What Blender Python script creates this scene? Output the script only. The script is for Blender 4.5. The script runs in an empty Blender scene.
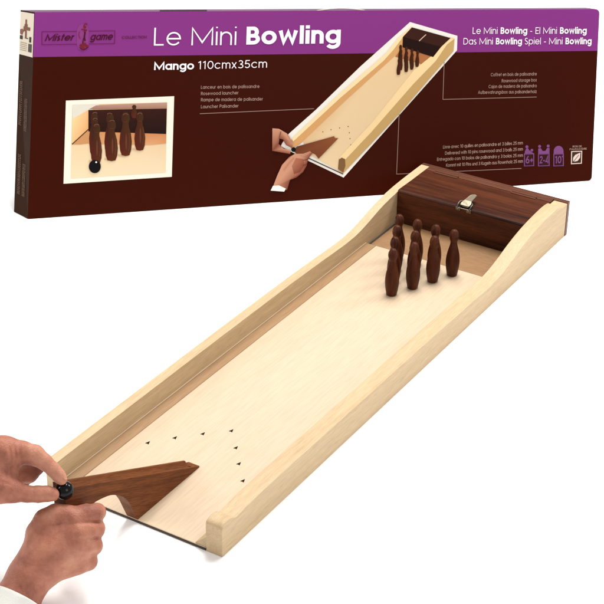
import bpy, bmesh, math, random
import numpy as np
from mathutils import Vector, Matrix
random.seed(4)
S = bpy.context.scene
COL = S.collection

# ------------------------------------------------------------------ camera
CAM = np.array([1.2927093871, -1.4401841793, 1.3824460146])
RM = np.array([[0.8498116494, 0.5269841080, 0.0103879947],
               [0.2683095908, -0.4155427269, -0.8690996523],
               [-0.4536850494, 0.7413582076, -0.4945279405]])   # rows: right, down, forward
F = 1681.8769445          # focal length in units of a 604 wide picture
cd = bpy.data.cameras.new('camera'); cam = bpy.data.objects.new('camera', cd); COL.objects.link(cam)
cam.matrix_world = Matrix([[RM[0][i], -RM[1][i], -RM[2][i], CAM[i]] for i in range(3)] + [[0, 0, 0, 1]])
cd.sensor_width = 36; cd.lens = 18 * F / 302; cd.clip_start = .05; cd.clip_end = 200
S.camera = cam

def ray(u, v):
    return np.array([(u - 302) / F, (v - 302) / F, 1.0]) @ RM
def on_plane(u, v, p0, n):                       # where a sight line meets a real plane
    d = ray(u, v); s = np.dot(np.asarray(p0) - CAM, n) / np.dot(d, n)
    return CAM + s * d
def at_depth(u, v, dep):
    return CAM + ray(u, v) * dep

# ------------------------------------------------------------------ materials
def srgb(r, g, b):
    f = lambda c: (c / 255 / 12.92) if c / 255 <= .04045 else ((c / 255 + .055) / 1.055) ** 2.4
    return (f(r), f(g), f(b))
def newmat(name):
    m = bpy.data.materials.new(name); m.use_nodes = True
    return m, m.node_tree.nodes, m.node_tree.links, m.node_tree.nodes['Principled BSDF']
def plain(name, col, rough=.5, metal=0, spec=.5, bump=0, bscale=400, coat=0):
    m, N, Lk, b = newmat(name)
    b.inputs['Base Color'].default_value = (*col, 1); b.inputs['Roughness'].default_value = rough
    b.inputs['Metallic'].default_value = metal; b.inputs['Specular IOR Level'].default_value = spec
    b.inputs['Coat Weight'].default_value = coat; b.inputs['Coat Roughness'].default_value = .08
    if bump:
        tc = N.new('ShaderNodeTexCoord'); n = N.new('ShaderNodeTexNoise'); n.inputs['Scale'].default_value = bscale
        bp = N.new('ShaderNodeBump'); bp.inputs['Strength'].default_value = bump; bp.inputs['Distance'].default_value = .001
        Lk.new(tc.outputs['Object'], n.inputs['Vector']); Lk.new(n.outputs['Fac'], bp.inputs['Height']); Lk.new(bp.outputs['Normal'], b.inputs['Normal'])
    return m
def wood(name, ca, cb, cc, stretch=(60, 2.2, 60), rough=.5, streak=1.0, figure=.5, bump=.15, spec=.4, rot=(0, 0, 0), seed=0., pores=0.):
    """ca base, cb darker grain, cc pale variation"""
    m, N, Lk, b = newmat(name)
    tc = N.new('ShaderNodeTexCoord'); mp = N.new('ShaderNodeMapping')
    mp.inputs['Scale'].default_value = stretch; pre = N.new('ShaderNodeMapping'); pre.inputs['Rotation'].default_value = rot; mp.inputs['Location'].default_value = (seed, seed * 1.7, seed * .6)
    oi = N.new('ShaderNodeObjectInfo'); sc_ = N.new('ShaderNodeVectorMath'); sc_.operation = 'SCALE'; sc_.inputs[0].default_value = (3.1, 5.7, 2.3)
    Lk.new(oi.outputs['Random'], sc_.inputs['Scale']); va = N.new('ShaderNodeVectorMath'); Lk.new(tc.outputs['Object'], va.inputs[0]); Lk.new(sc_.outputs['Vector'], va.inputs[1])
    Lk.new(va.outputs['Vector'], pre.inputs['Vector']); Lk.new(pre.outputs['Vector'], mp.inputs['Vector'])
    n1 = N.new('ShaderNodeTexNoise'); n1.inputs['Scale'].default_value = 1.2; n1.inputs['Detail'].default_value = 6; n1.inputs['Roughness'].default_value = .62; n1.inputs['Distortion'].default_value = .5
    Lk.new(mp.outputs['Vector'], n1.inputs['Vector'])
    r1 = N.new('ShaderNodeValToRGB'); r1.color_ramp.elements[0].position = .38; r1.color_ramp.elements[1].position = .68
    r1.color_ramp.elements[0].color = (0, 0, 0, 1); r1.color_ramp.elements[1].color = (streak, streak, streak, 1)
    Lk.new(n1.outputs['Fac'], r1.inputs['Fac'])
    mx = N.new('ShaderNodeMix'); mx.data_type = 'RGBA'
    mx.inputs['A'].default_value = (*ca, 1); mx.inputs['B'].default_value = (*cb, 1)
    Lk.new(r1.outputs['Color'], mx.inputs['Factor'])
    n2 = N.new('ShaderNodeTexNoise'); n2.inputs['Scale'].default_value = .25; n2.inputs['Detail'].default_value = 3; n2.inputs['Distortion'].default_value = 1.4
    Lk.new(mp.outputs['Vector'], n2.inputs['Vector'])
    r2 = N.new('ShaderNodeMapRange'); r2.inputs['From Min'].default_value = .35; r2.inputs['From Max'].default_value = .7; r2.inputs['To Max'].default_value = figure
    Lk.new(n2.outputs['Fac'], r2.inputs['Value'])
    mx2 = N.new('ShaderNodeMix'); mx2.data_type = 'RGBA'; mx2.inputs['B'].default_value = (*cc, 1)
    Lk.new(mx.outputs['Result'], mx2.inputs['A']); Lk.new(r2.outputs['Result'], mx2.inputs['Factor'])
    # fine fibres
    mp3 = N.new('ShaderNodeMapping'); mp3.inputs['Scale'].default_value = tuple(s * 9 for s in stretch); Lk.new(pre.outputs['Vector'], mp3.inputs['Vector'])
    n3 = N.new('ShaderNodeTexNoise'); n3.inputs['Scale'].default_value = 1.5; n3.inputs['Detail'].default_value = 2; Lk.new(mp3.outputs['Vector'], n3.inputs['Vector'])
    mr = N.new('ShaderNodeMapRange'); mr.inputs['From Min'].default_value = .3; mr.inputs['From Max'].default_value = .62; mr.inputs['To Min'].default_value = 1 - .16 * streak - pores; mr.inputs['To Max'].default_value = 1.03
    Lk.new(n3.outputs['Fac'], mr.inputs['Value'])
    ml = N.new('ShaderNodeMix'); ml.data_type = 'RGBA'; ml.blend_type = 'MULTIPLY'; ml.inputs['Factor'].default_value = 1
    Lk.new(mx2.outputs['Result'], ml.inputs['A']); Lk.new(mr.outputs['Result'], ml.inputs['B'])
    Lk.new(ml.outputs['Result'], b.inputs['Base Color'])
    b.inputs['Roughness'].default_value = rough; b.inputs['Specular IOR Level'].default_value = spec
    bp = N.new('ShaderNodeBump'); bp.inputs['Strength'].default_value = bump; bp.inputs['Distance'].default_value = .0006
    Lk.new(n3.outputs['Fac'], bp.inputs['Height']); Lk.new(bp.outputs['Normal'], b.inputs['Normal'])
    return m

M = {}
M['maple'] = wood('maple_board', (.55, .422, .292), (.525, .392, .262), (.57, .447, .315), (26, 1.6, 26), .45, .45, .6, .04)
M['wall'] = wood('beech_side', (.53, .385, .225), (.45, .312, .168), (.565, .422, .258), (70, 3.5, 70), .55, 1., .5, .25, seed=3)
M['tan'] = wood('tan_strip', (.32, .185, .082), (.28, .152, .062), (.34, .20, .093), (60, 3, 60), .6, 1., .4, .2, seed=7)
M['pit'] = wood('tan_plywood', (.29, .158, .070), (.25, .13, .052), (.31, .175, .083), (6, 40, 40), .6, 1., .5, .15, seed=9)
M['rose'] = wood('rosewood', (.070, .0175, .0068), (.016, .0042, .0022), (.125, .034, .012), (4.5, 85, 85), .42, 1., .75, .25, .14, seed=2, pores=.2)
M['rose_edge'] = wood('rosewood_edge', (.11, .036, .018), (.055, .018, .010), (.15, .052, .025), (4, 80, 80), .4, 1., .6, .2, .25, seed=5, pores=.15)
M['pinwood'] = wood('rosewood_turned', (.060, .0125, .0048), (.018, .0042, .0020), (.125, .030, .010), (160, 160, 14), .36, 1., .7, .2, .12, seed=4, pores=.2)
M['launch'] = wood('rosewood_launcher', (.165, .050, .016), (.062, .016, .006), (.23, .080, .027), (60, 4.2, 80), .5, 1., .6, .2, .07, rot=(math.radians(25.3), 0, 0), seed=6, pores=.25)
M['dark'] = plain('dark_mark', (.008, .005, .003), .8, spec=.1)
M['under'] = plain('dark_underside', (.045, .03, .018), .7, bump=.2)
M['brass'] = plain('aged_brass', (.23, .19, .135), .42, 1.0, bump=.15, bscale=300)
M['steel'] = plain('dark_iron', (.10, .10, .085), .35, .9)
M['black'] = plain('black_glass', (.002, .002, .003), .07, 0, .2)
M['ground'] = plain('white_paper', (.965, .965, .965), .9, spec=.1)
M['cloth'] = plain('white_cotton', (.74, .73, .68), .9, spec=.1, bump=.5, bscale=900)

def skinmat():
    m, N, Lk, b = newmat('skin')
    tc = N.new('ShaderNodeTexCoord')
    n = N.new('ShaderNodeTexNoise'); n.inputs['Scale'].default_value = 24; n.inputs['Detail'].default_value = 7; n.inputs['Roughness'].default_value = .62
    Lk.new(tc.outputs['Object'], n.inputs['Vector'])
    r = N.new('ShaderNodeValToRGB'); e = r.color_ramp.elements
    e[0].position = .3; e[0].color = (.20, .060, .038, 1); e[1].position = .7; e[1].color = (.49, .225, .145, 1)
    x = e.new(.5); x.color = (.365, .135, .083, 1)
    Lk.new(n.outputs['Fac'], r.inputs['Fac'])
    Lk.new(r.outputs['Color'], b.inputs['Base Color'])
    b.inputs['Roughness'].default_value = .5; b.inputs['Specular IOR Level'].default_value = .28
    b.inputs['Subsurface Weight'].default_value = .05; b.inputs['Subsurface Radius'].default_value = (1, .35, .18); b.inputs['Subsurface Scale'].default_value = .004
    v = N.new('ShaderNodeTexVoronoi'); v.inputs['Scale'].default_value = 620; Lk.new(tc.outputs['Object'], v.inputs['Vector'])
    n2 = N.new('ShaderNodeTexNoise'); n2.inputs['Scale'].default_value = 130; n2.inputs['Detail'].default_value = 6; Lk.new(tc.outputs['Object'], n2.inputs['Vector'])
    ad = N.new('ShaderNodeMath'); ad.operation = 'MULTIPLY_ADD'; ad.inputs[1].default_value = 2.2
    Lk.new(n2.outputs['Fac'], ad.inputs[0]); Lk.new(v.outputs['Distance'], ad.inputs[2])
    bp = N.new('ShaderNodeBump'); bp.inputs['Strength'].default_value = .38; bp.inputs['Distance'].default_value = .0009
    Lk.new(ad.outputs[0], bp.inputs['Height']); Lk.new(bp.outputs['Normal'], b.inputs['Normal'])
    return m
M['skin'] = skinmat()
M['nail'] = plain('fingernail', (.50, .235, .15), .3, spec=.35)

def inkmat(name, rough=.32, spec=.5):
    m, N, Lk, b = newmat(name)
    a = N.new('ShaderNodeAttribute'); a.attribute_name = 'Ink'; Lk.new(a.outputs['Color'], b.inputs['Base Color'])
    b.inputs['Roughness'].default_value = rough; b.inputs['Specular IOR Level'].default_value = spec
    return m
M['ink'] = inkmat('printed_ink', .5, .04)
def carton_mat():
    m, N, Lk, b = newmat('printed_carton')
    a = N.new('ShaderNodeAttribute'); a.attribute_name = 'Ink'
    tc = N.new('ShaderNodeTexCoord'); n = N.new('ShaderNodeTexNoise'); n.inputs['Scale'].default_value = 9; n.inputs['Detail'].default_value = 6
    Lk.new(tc.outputs['Object'], n.inputs['Vector'])
    Lk.new(a.outputs['Color'], b.inputs['Base Color'])
    r = N.new('ShaderNodeMapRange'); r.inputs['To Min'].default_value = .38; r.inputs['To Max'].default_value = .36
    Lk.new(n.outputs['Fac'], r.inputs['Value']); Lk.new(r.outputs['Result'], b.inputs['Roughness'])
    b.inputs['Specular IOR Level'].default_value = .03
    bp = N.new('ShaderNodeBump'); bp.inputs['Strength'].default_value = .12; bp.inputs['Distance'].default_value = .002
    Lk.new(n.outputs['Fac'], bp.inputs['Height']); Lk.new(bp.outputs['Normal'], b.inputs['Normal'])
    return m
M['carton'] = carton_mat()

# ------------------------------------------------------------------ object helpers
def tag(o, label=None, cat=None, group=None, kind=None):
    if label: o['label'] = label
    if cat: o['category'] = cat
    if group: o['group'] = group
    if kind: o['kind'] = kind
    return o
def empty(name, loc=(0, 0, 0)):
    o = bpy.data.objects.new(name, None); o.location = loc; o.empty_display_size = .02; COL.objects.link(o); return o
def link(name, me, parent=None, mat=None, smooth=False):
    o = bpy.data.objects.new(name, me); COL.objects.link(o)
    if mat: me.materials.append(mat)
    if parent is not None:
        o.parent = parent; o.location = -parent_loc(parent)
    for p in me.polygons: p.use_smooth = smooth
    return o
def parent_loc(p):
    v = Vector(p.location)
    while p.parent: p = p.parent; v += Vector(p.location)
    return v
def obj_bm(name, bm, mat, parent=None, smooth=False):
    bmesh.ops.recalc_face_normals(bm, faces=bm.faces)
    me = bpy.data.meshes.new(name); bm.to_mesh(me); bm.free()
    return link(name, me, parent, mat, smooth)
def bevel(o, w=.001, seg=2, ang=30):
    b = o.modifiers.new('bevel', 'BEVEL'); b.width = w; b.segments = seg; b.limit_method = 'ANGLE'; b.angle_limit = math.radians(ang)
    b.harden_normals = False
    for p in o.data.polygons: p.use_smooth = False
    return o
def prism(bm, pts, axis, a, b):
    """pts: 2D outline, extruded along axis from a to b. axis 0 -> (y,z), 1 -> (x,z), 2 -> (x,y)"""
    def mk(p, t):
        return {0: (t, p[0], p[1]), 1: (p[0], t, p[1]), 2: (p[0], p[1], t)}[axis]
    A = [bm.verts.new(mk(p, a)) for p in pts]; B = [bm.verts.new(mk(p, b)) for p in pts]
    n = len(pts)
    bm.faces.new(A); bm.faces.new(B[::-1])
    for i in range(n): bm.faces.new((A[i], B[i], B[(i + 1) % n], A[(i + 1) % n]))
def box(bm, x0, x1, y0, y1, z0, z1):
    prism(bm, [(x0, y0), (x1, y0), (x1, y1), (x0, y1)], 2, z0, z1)
def lathe(bm, prof, n=28, cx=0, cy=0, cz=0):
    rings = []
    for r, z in prof:
        rings.append([bm.verts.new((cx + r * math.cos(2 * math.pi * k / n), cy + r * math.sin(2 * math.pi * k / n), cz + z)) for k in range(n)])
    for a, b in zip(rings, rings[1:]):
        for k in range(n): bm.faces.new((a[k], a[(k + 1) % n], b[(k + 1) % n], b[k]))
    bm.faces.new(rings[0][::-1]); bm.faces.new(rings[-1])
def catmull(P, n=6):
    P = [np.array(p, float) for p in P]; P = [2 * P[0] - P[1]] + P + [2 * P[-1] - P[-2]]; out = []
    for i in range(1, len(P) - 2):
        for k in range(n):
            t = k / n; a, b, c, d = P[i - 1:i + 3]
            out.append(tuple(.5 * ((2 * b) + (c - a) * t + (2 * a - 5 * b + 4 * c - d) * t * t + (-a + 3 * b - 3 * c + d) * t ** 3)))
    out.append(tuple(P[-2])); return out

# ------------------------------------------------------------------ ground
bm = bmesh.new()
box(bm, -14, 14, -8, 18, -.03, 0)
g = obj_bm('ground', bm, M['ground']); tag(g, kind='structure')

# ------------------------------------------------------------------ bowling board
W = .2937; T = .026; TL_ = .0165; L = 1.10; FZ = .005
board = empty('bowling_board', (W / 2, .55, 0))
tag(board, 'long pale wooden tabletop bowling alley with raised sides and dark lidded box at far end', 'bowling game')
bm = bmesh.new(); box(bm, TL_ + .0005, W - T - .0005, .0006, .866, .0034, FZ)
fl = obj_bm('playing_surface', bm, M['maple'], board); bevel(fl, .0006, 1)
bm = bmesh.new(); box(bm, TL_ + .0005, W - T - .0005, .0002, 1.088, .0001, .0032)
obj_bm('base_panel', bm, M['under'], board)
bm = bmesh.new(); box(bm, TL_ + .0058, W - T - .0005, .8665, .9675, .0034, .0046)
obj_bm('pit_floor', bm, M['pit'], board)
prof = [(.0003, .0455), (.0018, .0485), (.006, .0508), (.013, .0517), (.020, .0512), (.0255, .0490), (.030, .0462), (.035, .0450), (.042, .0452), (.06, .0466), (.10, .0478),
        (.2, .0476), (.32, .0462), (.45, .0448), (.58, .0438), (.70, .0416), (.765, .0396), (.80, .0400), (.83, .0428), (.865, .0502), (.90, .0592), (.935, .0662),
        (.975, .0712), (1.02, .0738), (1.045, .0735), (1.060, .0712), (1.066, .0672), (1.070, .0650), (1.0895, .0650)]
prof_l = [(.0004, .0425), (.0025, .0436), (.02, .0438), (.10, .0440), (.25, .0440), (.45, .0436), (.60, .0425), (.70, .0406), (.765, .0385), (.80, .0384), (.83, .0404), (.865, .0468),
          (.90, .0548), (.935, .0606), (.975, .0645), (1.02, .0662), (1.06, .0666), (1.0895, .0666)]
def wall(x0, x1, prof):
    bm = bmesh.new(); cprof = catmull(prof[:-1], 4) + [prof[-1]]
    prism(bm, [(0, 0.0)] + [(0.0, .043)] + cprof + [(1.0895, 0.0)], 0, x0, x1)
    o = obj_bm('side_wall', bm, M['wall'], board); bevel(o, .0011, 2, 40)
    for p in o.data.polygons: p.use_smooth = False
    return o
wl = wall(0, TL_, prof_l); wr = wall(W - T, W, prof)
for s in (0, 1):
    bm = bmesh.new()
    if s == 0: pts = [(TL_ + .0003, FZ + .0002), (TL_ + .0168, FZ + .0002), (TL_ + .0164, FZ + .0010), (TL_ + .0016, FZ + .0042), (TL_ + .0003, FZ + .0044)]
    else: pts = [(W - T - .0003, FZ + .0002), (W - T - .0003, FZ + .0165), (W - T - .0176, FZ + .0016), (W - T - .018, FZ + .0002)]
    prism(bm, pts, 1, .0016, .8655)
    for v in bm.verts:                      # mitred down where it meets the pit
        if v.co.y > .8: v.co.y -= (v.co.z - FZ) * 1.6
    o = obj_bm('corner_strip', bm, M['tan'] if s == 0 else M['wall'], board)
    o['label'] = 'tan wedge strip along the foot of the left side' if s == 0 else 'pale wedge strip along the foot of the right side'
bm = bmesh.new(); box(bm, TL_ + .0002, TL_ + .0017, .0016, .858, FZ + .0045, FZ + .0057)
obj_bm('edge_bead', bm, M['maple'], board)
# aiming marks
for (x, y) in [(.0591, .1552), (.0844, .1866), (.1126, .2169), (.1431, .2457), (.1728, .2131), (.1984, .1824), (.2259, .1513)]:
    bm = bmesh.new()
    a = math.radians(0)
    P = [(-.0028, -.0027), (0.0, .0048), (.0028, -.0027), (0, -.0017)]
    P = [(x + p[0] * math.cos(a) - p[1] * math.sin(a), y + p[0] * math.sin(a) + p[1] * math.cos(a)) for p in P]
    prism(bm, P, 2, FZ + .0002, FZ + .0006)
    obj_bm('aiming_mark', bm, M['dark'], board)
# back panel and hinge rail
bm = bmesh.new(); box(bm, -.0006, W + .0006, 1.0900, 1.0995, .0002, .0665)
bp_ = obj_bm('back_panel', bm, M['rose_edge'], board); bevel(bp_, .0008, 2)
# storage box
bx0, bx1 = TL_ + .0006, W - T - .0006
bm = bmesh.new()
prism(bm, [(.968, .0015), (.968, .0630), (.976, .0630), (.976, .010), (1.080, .010), (1.080, .0600), (1.0892, .0600), (1.0892, .0015)], 0, bx0, bx1)
sb = obj_bm('storage_box', bm, M['rose'], board); bevel(sb, .0007, 2)
sb['label'] = 'dark rosewood storage box built in between the side walls'
bm = bmesh.new()
prism(bm, [(.9672, .0634), (.9668, .0655), (.9680, .0683), (.972, .0690), (1.0745, .0670), (1.0745, .0634)], 0, bx0 + .0006, bx1 - .0006)
lid = obj_bm('lid', bm, M['rose'], sb); bevel(lid, .0008, 3)
bm = bmesh.new(); box(bm, bx0 + .0005, bx1 - .0005, 1.0758, 1.0893, .0606, .0672)
rail = obj_bm('hinge_rail', bm, M['rose_edge'], sb); bevel(rail, .0006, 2)
for hx in (.060, .216):
    bm = bmesh.new()
    box(bm, hx - .024, hx + .024, 1.0690, 1.0752, .0675, .0683)
    lathe(bm, [(.0017, -.024), (.0017, .024)], 12)
    for v in bm.verts[-24:]:
        x, y, z = v.co; v.co = (hx + z, 1.0756 + y, .0684 + x)
    h = obj_bm('hinge', bm, M['rose_edge'], sb)
# toggle latch on the front edge of the lid
lt = None
cx, cy, cz = .1500, .9675, .0690
bm = bmesh.new()
box(bm, cx - .015, cx - .006, cy - .0022, cy - .0010, cz - .0065, cz - .0010)
box(bm, cx + .006, cx + .015, cy - .0022, cy - .0010, cz - .0075, cz - .0010)
box(bm, cx - .0062, cx + .0062, cy - .0020, cy - .0011, cz - .0030, cz - .0012)
for sx in (-.0125, .0125):
    lathe(bm, [(.0001, -.0012), (.0022, -.0008), (.0026, 0), (.0022, .0008), (.0001, .0012)], 12)
    for v in bm.verts[-60:]:
        x, y, z = v.co; v.co = (cx + sx * .85 + x, cy - .0028 + z, cz - .0042 + y)
lt = obj_bm('latch', bm, M['brass'], sb); bevel(lt, .0005, 2)
bm = bmesh.new()
pts = [(-.0085, .0), (-.0095, .006), (-.007, .012), (-.0058, .030), (-.0045, .0345), (.0, .036), (.0045, .0345), (.0058, .030), (.007, .012), (.0095, .006), (.0085, .0)]
A = []; B = []
for (x, y) in pts:
    h = .0035 + .0040 * math.sin(min(1, y / .036) * 2.6)
    A.append(bm.verts.new((cx + x + y * .10, cy + .002 + y * .93, cz + h + .0012 + y * .16 - abs(x) * .16))); B.append(bm.verts.new((cx + x + y * .10, cy + .002 + y * .93, cz + h - .0004 + y * .16 - abs(x) * .2)))
bm.faces.new(A); bm.faces.new(B[::-1])
for i in range(len(A)): bm.faces.new((A[i], B[i], B[(i + 1) % len(A)], A[(i + 1) % len(A)]))
lv = obj_bm('latch_lever', bm, M['brass'], sb, True); bevel(lv, .0005, 2, 50)
def tube(bm, P, r, n=8, close=True):
    P = [Vector(p) for p in P]; rings = []
    for i, p in enumerate(P):
        d = (P[min(i + 1, len(P) - 1)] - P[max(i - 1, 0)]).normalized()
        u = d.cross(Vector((0.13, .2, 1))).normalized(); w = d.cross(u)
        rr = r[i] if isinstance(r, (list, tuple)) else r
        rings.append([bm.verts.new(p + u * rr * math.cos(2 * math.pi * k / n) + w * rr * math.sin(2 * math.pi * k / n)) for k in range(n)])
    for a, b in zip(rings, rings[1:]):
        for k in range(n): bm.faces.new((a[k], a[(k + 1) % n], b[(k + 1) % n], b[k]))
    if close: bm.faces.new(rings[0][::-1]); bm.faces.new(rings[-1])
bm = bmesh.new()
tube(bm, catmull([(cx - .0115, cy - .003, cz - .002), (cx - .0125, cy + .002, cz + .003), (cx - .0115, cy + .010, cz + .0058), (cx, cy + .0125, cz + .0068), (cx + .0115, cy + .010, cz + .0058), (cx + .0125, cy + .002, cz + .003), (cx + .0115, cy - .003, cz - .002)], 5), .0013)
box(bm, cx - .008, cx + .008, cy + .0005, cy + .010, cz + .0003, cz + .0030)
obj_bm('latch_loop', bm, M['steel'], sb, True)

# ------------------------------------------------------------------ pins
PIN = [(.0001, 0), (.0068, 0), (.0080, .0010), (.0086, .004), (.0098, .012), (.0106, .020), (.0109, .026), (.0106, .033), (.0096, .041), (.0079, .049), (.0063, .0555), (.0055, .060), (.0053, .0635),
       (.0058, .0662), (.0069, .0695), (.0075, .0737), (.0073, .0778), (.0062, .0815), (.0046, .0845), (.0024, .0862), (.0001, .0867)]
def pinmesh():
    bm = bmesh.new(); lathe(bm, [(p_[0] * 1.09, p_[1]) for p_ in catmull(PIN[1:], 3)], 32)
    bmesh.ops.recalc_face_normals(bm, faces=bm.faces)
    me = bpy.data.meshes.new('bowling_pin'); bm.to_mesh(me); bm.free(); me.materials.append(M['pinwood'])
    for p in me.polygons: p.use_smooth = len(p.vertices) == 4
    return me
pm = pinmesh()
rows = {0: ['dark wood bowling pin alone at the front point of the triangle of pins'],
        1: ['dark wood pin in the second row, on the left just behind the front pin', 'dark wood pin in the second row, on the right just behind the front pin'],
        2: ['dark wood pin in the third row, at its left end by the left wall', 'dark wood pin in the middle of the third row', 'dark wood pin in the third row, at its right end'],
        3: ['dark wood pin in the back row, at its left end nearest the left wall', 'dark wood pin in the back row, second from the left wall', 'dark wood pin in the back row, second from its right end', 'dark wood pin in the back row, at its right end, standing clear of the others']}
p0 = None
for r in range(4):
    for k in range(r + 1):
        x = .1415 + (k - r / 2) * .0352; y = .7280 + r * .0385
        if p0 is None:
            o = p0 = bpy.data.objects.new('bowling_pin', pm)
        else: o = p0.copy()
        COL.objects.link(o)
        o.location = (x + random.uniform(-.0006, .0006), y + random.uniform(-.0006, .0006), FZ); o.rotation_euler = (0, 0, random.uniform(0, 6.28))
        tag(o, rows[r][k], 'bowling pin', 'turned rosewood bowling pins set in a triangle')

# ------------------------------------------------------------------ launcher
X0, X1 = .1375, .1560
def px(u, v, x=X1):
    p = on_plane(u, v, (x, 0, 0), np.array([1., 0, 0])); return (p[1], p[2])
TY, TZ = .1462, .0052
top = lambda y: .0095 + .473 * (TY - .002 - y)
END = -.150
arch = [(.0005, FZ + .0002), px(133.5, 511), px(130, 504), px(125.5, 498.6), px(119, 495.6), px(111, 495.3), px(103, 498.2), px(96, 501.8), px(90, 506), px(84, 508.8), px(76, 509.2), px(69, 509)]
arch = catmull(arch, 3)
endlow = arch[-1]
def sect(y, low, gd=1.0):
    """ring of points across x from the lower far side round to lower near side"""
    t = top(y) - .0015; far = t + .0042 * gd; rim = .0030; a0 = X0 + rim; a1 = X1 - .0012
    pts = [(X0, low), (X0, far), (a0, far)]
    for a in range(1, 9):
        f_ = a / 9; pts.append((a0 + (a1 - a0) * f_, t + (far - t) * (1 - f_) ** 4 - .0046 * gd * math.sin(math.pi * f_ ** .8)))
    pts += [(a1, t), (X1, t - .0004), (X1, low)]
    return [(p[0], y, max(p[1], low)) for p in pts]
# lower outline as a function of y (from tip back to the end)
lowpts = [(TY, FZ + .0002), (.1345, FZ + .0002), (.1335, FZ + .0002), (.10, FZ + .0002), (.05, FZ + .0002), (.02, FZ + .0002)] + arch
bm = bmesh.new(); rings = []
ys = []
for (y, z) in lowpts: ys.append((y, z))
ys[0] = (TY, FZ + .0002)
for i, (y, z) in enumerate(ys):
    sc = sect(y, z, 0. if i < 2 else 1.)
    if i == 0: sc = [(p[0], p[1], max(p[2], FZ + .0004)) for p in sc]
    if i == 1: sc = [(p[0], p[1], p[2] - (.0022 if 1 < j < len(sc) - 3 else 0)) for j, p in enumerate(sc)]
    rings.append([bm.verts.new(p) for p in sc])
END = endlow[0] - .006
rings.append([bm.verts.new(p) for p in sect(END, endlow[1] + .003)])
n = len(rings[0])
for a, b in zip(rings, rings[1:]):
    for k in range(n): bm.faces.new((a[k], a[(k + 1) % n], b[(k + 1) % n], b[k]))
bm.faces.new(rings[0]); bm.faces.new(rings[-1][::-1])
la = obj_bm('ball_launcher', bm, M['launch']); bevel(la, .0006, 2, 35)
tag(la, 'reddish brown wooden ramp launcher with grooved top, one hand gripping its raised end', 'launcher')

# ------------------------------------------------------------------ ball
DB = 2.094
bc = at_depth(64.6, 490.4, DB)
BR = .0119
bm = bmesh.new(); bmesh.ops.create_uvsphere(bm, u_segments=48, v_segments=32, radius=BR)
for v in bm.verts: v.co += Vector(bc)
bl = obj_bm('ball', bm, M['black'], None, True)
tag(bl, 'glossy black ball pinched between finger and thumb at the raised end of the launcher', 'ball')

# ------------------------------------------------------------------ product box
DEP = .050; LEAN = math.radians(19)                      # the box leans back a little; its bottom lies flat
Z0 = np.array([0, 0, .0005])
Af = on_plane(27.5, 219, Z0, np.array([0, 0, 1.])); Bf = on_plane(591.5, 180.5, Z0, np.array([0, 0, 1.]))
ex = (Bf - Af) / np.linalg.norm(Bf - Af); N0 = np.array([ex[1], -ex[0], 0.])
NF = N0 * math.cos(LEAN) + np.array([0, 0, math.sin(LEAN)])      # outward normal, towards the viewer
UPB = np.array([0, 0, math.cos(LEAN)]) - N0 * math.sin(LEAN)
def face(u, v, off=0.): return on_plane(u, v, Af + NF * off, NF)
pbox = empty('product_box', tuple((Af + Bf) / 2 + np.array([0, 0, 0])))
tag(pbox, 'long purple and brown cardboard box printed with the game, standing on edge behind the alley', 'cardboard box')
def rc(c, a, b, r, n=5):
    """rounded corner at c between a and b"""
    c, a, b = (np.array(q, float) for q in (c, a, b)); ua = (a - c) / np.linalg.norm(a - c) * r; ub = (b - c) / np.linalg.norm(b - c) * r
    out = []
    for i in range(n + 1):
        t = i / n; out.append(tuple((1 - t) ** 2 * (c + ua) + 2 * t * (1 - t) * c + t * t * (c + ub)))
    return out
TL, TR, BRt, BL = (34.8, 12.2), (599.6, 9.0), (591.6, 180.4), (27.6, 219.2)
outline = [TL] + rc(TR, TL, BRt, 5) + rc(BRt, TR, BL, 4) + rc(BL, BRt, TL, 1.5, 2)
PUR = srgb(196, 96, 186); BRN = (.034, .0042, .0013)
PURL = (.185, .029, .178); 
side = srgb(60, 30, 16)
class Art:
    def __init__(s): s.v = []; s.f = []; s.c = []; s.k = 0
    def poly(s, pts, col, off, fn=face):
        b = len(s.v)
        for i, p in enumerate(pts):
            s.v.append(fn(p[0], p[1], off)); s.c.append(col[i] if isinstance(col[0], (tuple, list)) else col)
        s.f.append(list(range(b, b + len(pts))))
    def build(s, name, parent, mat=None, gain=1.):
        me = bpy.data.meshes.new(name); me.from_pydata([tuple(v) for v in s.v], [], s.f)
        ca = me.color_attributes.new('Ink', 'FLOAT_COLOR', 'POINT')
        for i, c in enumerate(s.c): ca.data[i].color = (*[q * gain for q in c], 1)
        return link(name, me, parent, mat or M['ink'])
# carton body: real box with depth
body = Art()
band = lambda x: 57.0 - (x - 34) * 6.2 / 565
frontpts = [tuple(p) for p in outline]
C0, C1 = face(34.8, 12.2), face(27.6, 219.2)
R0 = face(20.5, 9.8, -DEP); R1 = on_plane(14.0, 211.8, Z0, np.array([0, 0, 1.]))      # the left end is slightly splayed
print('rear left', R0, R1, C0, C1, face(*BRt), face(*TR), 'gap to board', [float(np.dot(np.array(q) - Af, NF)) for q in [(0, 1.0995, .0665), (.2937, 1.0995, .0665), (0, 1.0995, 0)]])
HB = np.dot(C0 - C1, UPB)
def rear(p):
    h = np.clip(np.dot(face(*p) - Af, UPB) / HB, 0, 1)
    if p[0] < 60: w = R1 + (R0 - R1) * h
    else: w = face(*p) - (N0 * (1 - h) + NF * h) * DEP
    w[2] = max(w[2], .0005); return w
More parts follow.
